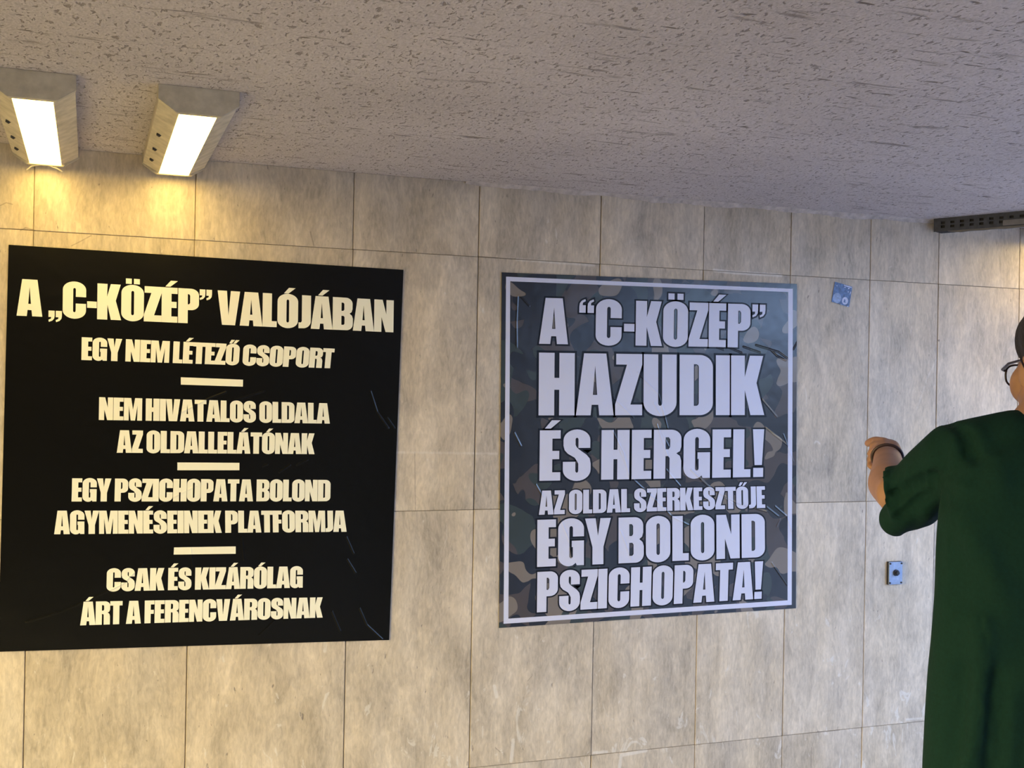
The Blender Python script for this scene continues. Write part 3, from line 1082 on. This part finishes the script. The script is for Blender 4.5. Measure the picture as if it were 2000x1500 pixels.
# torso frame, person-local: x = viewer's right, y = away from viewer
# --- head frame
ha = math.radians(3)
HF = Vector((-math.sin(ha), math.cos(ha), 0))     # facing
HS = Vector((-math.cos(ha), -math.sin(ha), 0))    # person's left
HU = Vector((0, 0, 1))
HC = lp(2081, 714, DP + 0.02)                      # head centre at eye level


def h(f, s_, u):
    return HC + HF * f + HS * s_ + HU * u


bm = bmesh.new()
# cranium, face, jaw
add_ellipsoid(bm, h(-.012, 0, .035), HF * .098, HS * .076, HU * .088, 32)
add_ellipsoid(bm, h(.028, 0, -.02), HF * .066, HS * .066, HU * .088, 32)
add_ellipsoid(bm, h(.040, 0, -.070), HF * .050, HS * .054, HU * .050, 24)
add_ellipsoid(bm, h(.074, 0, -.104), HF * .022, HS * .024, HU * .018, 16)
add_ellipsoid(bm, h(.074, 0, .022), HF * .020, HS * .052, HU * .012, 16)
for s_ in (-1, 1):
    add_ellipsoid(bm, h(.050, s_ * .046, -.034), HF * .036, HS * .025, HU * .036, 16)
    add_ellipsoid(bm, h(-.008, s_ * .075, -.016), HF * .017 + HS * s_ * .006, HS * .007, HU * .029, 16)
    add_ellipsoid(bm, h(.008, s_ * .056, -.062), HF * .036, HS * .017, HU * .036, 16)
    add_ellipsoid(bm, h(.098, s_ * .011, -.040), HF * .012, HS * .009, HU * .009, 12)
add_tube(bm, [h(.088, 0, .010), h(.102, 0, -.018), h(.113, 0, -.038)], [.009, .010, .012], 12)
add_ellipsoid(bm, h(.086, 0, -.066), HF * .014, HS * .026, HU * .009, 16)
add_ellipsoid(bm, h(.083, 0, -.078), HF * .014, HS * .022, HU * .009, 16)
# neck and torso under the clothes
nb = lp(2046, 860, DP + .0)
add_tube(bm, [h(-.015, .004, -.04), h(-.026, .022, -.088), nb + Vector((0, 0, .02)), nb - Vector((0, 0, .06))], [.062, .066, .070, .080], 24, HF)
add_tube(bm, [lp(2045, 900, DP), lp(2045, 1000, DP), lp(2045, 1200, DP), lp(2045, 1400, DP), lp(2045, 1600, DP), lp(2045, 1690, DP)],
         [(.08, .045), (.11, .07), (.16, .10), (.15, .09), (.14, .08), (.11, .07)], 28, Vector((0, 1, 0)))
# left arm (raised, reaching away)
add_tube(bm, [lp(1930, 900, 2.0), lp(1865, 897, 2.05), lp(1808, 946, 2.15), lp(1752, 966, 2.235), lp(1738, 944, 2.35), lp(1735, 914, 2.465), lp(1733, 892, 2.565)],
         [.030, .031, .031, .040, .044, .034, (.030, .024)], 24, Vector((0, 0, 1)))
W_ = lp(1734, 888, 2.57)
mcp = [lp(1728, 864, 2.655), lp(1720, 870, 2.645), lp(1713, 878, 2.625), lp(1708, 887, 2.605)]
for m_ in mcp:
    add_tube(bm, [W_, (W_ + m_) / 2, m_], [.016, .015, .011], 14)
add_ellipsoid(bm, (mcp[0] + mcp[3] + W_ * 1.5) / 3.5, (mcp[0] - mcp[3]) * .55, (mcp[1] - W_) * .55, (mcp[0] - mcp[3]).cross(mcp[1] - W_).normalized() * .014, 16)
fing = [
    [mcp[0], lp(1711, 861, 2.70), lp(1702, 863, 2.722), lp(1695, 866, 2.742)],
    [mcp[1], lp(1704, 871, 2.685), lp(1700, 886, 2.675), lp(1708, 894, 2.655)],
    [mcp[2], lp(1702, 883, 2.655), lp(1699, 899, 2.645), lp(1706, 906, 2.625)],
    [mcp[3], lp(1701, 896, 2.625), lp(1699, 910, 2.615), lp(1705, 915, 2.60)]]
for k, fpts in enumerate(fing):
    r_ = (.0116, .0104, .0098, .0086)[k]
    add_tube(bm, fpts, [r_ * 1.05, r_, r_ * .95, r_ * .82], 12)
# thumb leaves the far side of the palm
add_tube(bm, [lp(1748, 884, 2.585), lp(1745, 872, 2.63), lp(1738, 866, 2.675), lp(1728, 868, 2.70)], [.017, .0145, .0115, .0095], 14)
# right arm hanging
add_tube(bm, [lp(2160, 900, 2.0), lp(2232, 900, 2.0), lp(2262, 1010, 2.0), lp(2272, 1190, 1.99), lp(2268, 1330, 2.04), lp(2262, 1450, 2.10)],
         [.050, .054, .050, .042, .037, (.026, .022)], 24, Vector((0, 1, 0)))
w2_ = lp(2262, 1456, 2.10)
rh = [w2_ + Vector((dx, dy, -.085)) for dx, dy in ((.006, .035), (.010, .012), (.010, -.011), (.006, -.032))]
for m_ in rh:
    add_tube(bm, [w2_, (w2_ + m_) / 2, m_], [.016, .015, .011], 14)
for k, m_ in enumerate(rh):
    ln = (.075, .083, .078, .062)[k]
    r_ = (.0098, .0098, .0094, .0082)[k]
    add_tube(bm, [m_, m_ + Vector((-.006, .004, -ln * .45)), m_ + Vector((-.020, .006, -ln * .75)), m_ + Vector((-.034, .008, -ln * .95))], [r_ * 1.05, r_, r_ * .95, r_ * .82], 12)
add_tube(bm, [w2_ + Vector((-.004, .02, -.015)), w2_ + Vector((-.014, .05, -.045)), w2_ + Vector((-.022, .058, -.08)), w2_ + Vector((-.026, .055, -.10))], [.016, .0145, .0115, .0095], 14)
# legs
for s_ in (-1, 1):
    add_tube(bm, [Vector((s_ * .085, 0, .90)), Vector((s_ * .095, .01, .70)), Vector((s_ * .10, .01, .48)), Vector((s_ * .105, -.01, .30)), Vector((s_ * .11, -.01, .09))],
             [.070, .068, .052, .048, .038], 20, Vector((0, 1, 0)))
    add_tube(bm, [Vector((s_ * .11, -.045, .05)), Vector((s_ * .115, .05, .05)), Vector((s_ * .12, .13, .035))], [(.034, .036), (.038, .032), (.036, .022)], 16, Vector((0, 0, 1)))
body = link('body', remeshed(bm, 'body', 0.0042, 8, 0.5), M_skin, person)

# --- t-shirt
bm = bmesh.new()
ys = [(838, 70, .070), (858, 118, .085), (885, 165, .100), (930, 193, .112), (990, 208, .120), (1050, 213, .124), (1170, 217, .126), (1260, 224, .130), (1320, 230, .134), (1400, 235, .137), (1500, 240, .140), (1640, 243, .142)]
add_tube(bm, [lp(2047, y, DP) for y, _, _ in ys], [(ppx(hw_, DP), dp_) for _, hw_, dp_ in ys], 48, Vector((0, 1, 0)), caps=False)
# shoulders
add_tube(bm, [lp(2048, 862, 2.0), lp(1985, 866, 2.0), lp(1925, 880, 2.02), lp(1868, 892, 2.06), lp(1822, 930, 2.13), lp(1786, 967, 2.18), lp(1741, 974, 2.20)],
         [.055, .060, .062, .064, (.064, .061), (.066, .062), (.072, .066)], 32, Vector((0, 0, 1)), caps=False)
add_tube(bm, [lp(1792, 976, 2.14), lp(1766, 1004, 2.17), lp(1752, 1014, 2.19)], [.042, .038, .036], 20, Vector((0, 0, 1)))
add_tube(bm, [lp(2048, 862, 2.0), lp(2110, 866, 2.0), lp(2170, 880, 2.0), lp(2225, 905, 2.0), lp(2250, 985, 2.0), lp(2262, 1090, 2.0)],
         [.055, .060, .062, .068, .066, .068], 32, Vector((0, 1, 0)), caps=False)
add_tube(bm, [lp(2046, 822, DP + .0), lp(2046, 860, DP)], [(.072, .068), (.085, .078)], 32, Vector((0, 1, 0)), caps=False)
me = remeshed(bm, 't_shirt', 0.0055, 14, 0.5)
# folds: raised or sunken lines on the side towards the viewer
folds = [
    ([lp(1792, 1000, 2.0), lp(1815, 965, 2.0), lp(1838, 935, 2.0)], .010, -.022),
    ([lp(1788, 1014, 2.0), lp(1822, 982, 2.0), lp(1860, 945, 2.0)], .010, .018),
    ([lp(1818, 1012, 2.0), lp(1832, 980, 2.0), lp(1845, 955, 2.0)], .012, -.026),
    ([lp(1750, 1032, 2.0), lp(1775, 1005, 2.0), lp(1798, 985, 2.0)], .011, -.016),
    ([lp(1740, 1000, 2.0), lp(1765, 975, 2.0), lp(1800, 930, 2.0)], .016, .008),
    ([lp(1862, 826, 2.0), lp(1866, 860, 2.0), lp(1872, 910, 2.0)], .010, .014),
    ([lp(1877, 828, 2.0), lp(1882, 860, 2.0), lp(1886, 890, 2.0)], .009, -.018),
    ([lp(1895, 830, 2.0), lp(1905, 870, 2.0), lp(1915, 930, 2.0)], .014, .007),
    ([lp(1848, 1510, 2.0), lp(1866, 1400, 2.0), lp(1878, 1300, 2.0), lp(1880, 1200, 2.0)], .014, .015),
    ([lp(1832, 1510, 2.0), lp(1842, 1400, 2.0), lp(1852, 1290, 2.0)], .012, -.012),
    ([lp(1885, 1510, 2.0), lp(1896, 1400, 2.0), lp(1898, 1290, 2.0)], .013, -.015),
    ([lp(1905, 1130, 2.0), lp(1880, 1060, 2.0), lp(1852, 1005, 2.0)], .018, .010),
    ([lp(1850, 1160, 2.0), lp(1846, 1080, 2.0), lp(1842, 1030, 2.0)], .014, -.008),
    ([lp(1975, 1510, 2.0), lp(1985, 1380, 2.0), lp(1990, 1250, 2.0)], .022, .012),
    ([lp(1940, 1510, 2.0), lp(1946, 1420, 2.0), lp(1950, 1330, 2.0)], .018, -.008)]
for v in me.vertices:
    wgt = max(0.0, min(1.0, -v.normal.y * 1.6))
    if wgt == 0:
        continue
    p2 = Vector((v.co.x, v.co.z))
    dsum = 0.0
    for pts, w_, am in folds:
        best = 9.0
        for a, b_ in zip(pts, pts[1:]):
            a2, b2 = Vector((a.x, a.z)), Vector((b_.x, b_.z))
            d = b2 - a2
            t = max(0, min(1, (p2 - a2).dot(d) / d.length_squared))
            best = min(best, (p2 - a2 - d * t).length)
        if best < 3 * w_:
            dsum += am * math.exp(-(best / w_) ** 2)
    dsum += 0.0022 * math.sin(v.co.z * 38 + math.sin(v.co.x * 31) * 2.0) * math.sin(v.co.x * 23 + v.co.z * 9)
    v.co += v.normal * dsum * wgt
bm = bmesh.new()
bm.from_mesh(me)
for _ in range(4):
    bmesh.ops.smooth_vert(bm, verts=bm.verts, factor=0.5, use_axis_x=True, use_axis_y=True, use_axis_z=True)
bm.to_mesh(me)
bm.free()
shirt = link('t_shirt', me, M_shirt, person)
shirt['label'] = 'dark green t-shirt'

# --- trousers and shoes
bm = bmesh.new()
add_tube(bm, [Vector((0, 0, .90)), Vector((0, 0, .84)), Vector((0, 0, .76))], [(.172, .112), (.180, .118), (.182, .120)], 32, Vector((0, 1, 0)))
for s_ in (-1, 1):
    add_tube(bm, [Vector((s_ * .09, 0, .88)), Vector((s_ * .098, .01, .70)), Vector((s_ * .103, .01, .48)), Vector((s_ * .107, -.01, .30)), Vector((s_ * .112, -.01, .06))],
             [.100, .098, .080, .073, .067], 24, Vector((0, 1, 0)), caps=False)
link('trousers', remeshed(bm, 'trousers', 0.008, 6), M_trouser, person)
for s_ in (-1, 1):
    bm = bmesh.new()
    add_tube(bm, [Vector((s_ * .11, -.075, .05)), Vector((s_ * .112, .0, .055)), Vector((s_ * .117, .09, .045)), Vector((s_ * .122, .165, .035))], [(.042, .046), (.044, .05), (.050, .042), (.044, .030)], 20, Vector((0, 0, 1)))
    add_tube(bm, [Vector((s_ * .11, -.075, .018)), Vector((s_ * .117, .09, .018)), Vector((s_ * .122, .165, .018))], [(.046, .017), (.054, .017), (.048, .017)], 20, Vector((0, 0, 1)))
    link('shoe', remeshed(bm, 'shoe', 0.006, 4), M_shoe, person)

# --- hair
bm = bmesh.new()
add_ellipsoid(bm, h(-.022, 0, .050), HF * .101, HS * .084, HU * .086, 32)
add_ellipsoid(bm, h(-.060, 0, .0), HF * .062, HS * .074, HU * .085, 24)
for s_ in (-1, 1):
    add_ellipsoid(bm, h(-.022, s_ * .062, -.010), HF * .026, HS * .016, HU * .050, 16)
    add_ellipsoid(bm, h(.022, s_ * .062, .045), HF * .030, HS * .014, HU * .040, 16)
link('hair', remeshed(bm, 'hair', 0.005, 4), M_hair, person)
for s_ in (-1, 1):
    bm = bmesh.new()
    add_ellipsoid(bm, h(.080, s_ * .031, -.006), HF * .011, HS * .012, HU * .0065, 16)
    ey = link('eye', mesh_from(bm, 'eye', True), M_eyew, person)
    bm = bmesh.new()
    add_ellipsoid(bm, h(.088, s_ * .031, -.006), HF * .004, HS * .0055, HU * .0055, 12)
    link('iris', mesh_from(bm, 'iris', True), M_hair, ey)
bm = bmesh.new()
add_ellipsoid(bm, h(.094, 0, -.067), HF * .008, HS * .022, HU * .005, 16)
add_ellipsoid(bm, h(.092, 0, -.076), HF * .008, HS * .019, HU * .006, 16)
link('lips', mesh_from(bm, 'lips', True), M_lip, person)

# --- glasses
gl = []
bm = bmesh.new()


def lens_loop(s_, n=28):
    out = []
    for k in range(n):
        t = 2 * PI * k / n
        cx_, cz_ = math.cos(t), math.sin(t)
        ex = math.copysign(abs(cx_) ** .75, cx_) * .026
        ez = math.copysign(abs(cz_) ** .75, cz_) * (.019 if cz_ > 0 else .021)
        ss = s_ * .034 + ex
        out.append(h(.110 - abs(ss) * .22, ss, ez - .017))
    return out


for s_ in (-1, 1):
    lo_ = lens_loop(s_)
    n_ = len(lo_)
    # rim as short tube segments around the lens
    add_tube(bm, lo_ + [lo_[0], lo_[1]], [.0019] * (n_ + 2), 8, HF, caps=False)
    add_tube(bm, [h(.100, s_ * .058, -.010), h(.094, s_ * .067, -.007), h(.055, s_ * .075, .003), h(.0, s_ * .080, .008), h(-.015, s_ * .081, -.006)], [.0026, .003, .0026, .0022, .002], 8)
add_tube(bm, [h(.107, -.010, -.012), h(.110, 0, -.008), h(.107, .010, -.012)], [.0018] * 3, 8)
gf = link('glasses', mesh_from(bm, 'glasses', True), M_frame, person)
for s_ in (-1, 1):
    bm = bmesh.new()
    lo_ = lens_loop(s_)
    f1 = [bm.verts.new(p) for p in lo_]
    f2 = [bm.verts.new(p - HF * .0015) for p in lo_]
    bm.faces.new(f1)
    bm.faces.new(list(reversed(f2)))
    for k in range(len(lo_)):
        bm.faces.new((f1[k], f1[(k + 1) % len(lo_)], f2[(k + 1) % len(lo_)], f2[k]))
    link('lens', mesh_from(bm, 'lens'), mgl, gf)

# --- band on the wrist
bm = bmesh.new()
bc = lp(1733, 893, 2.553)
bd = (lp(1733, 890, 2.575) - lp(1735, 908, 2.51)).normalized()
ref = Vector((0, 0, 1)) - bd * bd.z
ref.normalize()
sd = bd.cross(ref)
ring = [bc + sd * (.0325 * math.cos(2 * PI * k / 32)) + ref * (.0290 * math.sin(2 * PI * k / 32)) for k in range(34)]
add_tube(bm, ring, [(.0035, .0028)] * 34, 8, bd, caps=False)
link('wristband', mesh_from(bm, 'wristband', True), M_band, person)
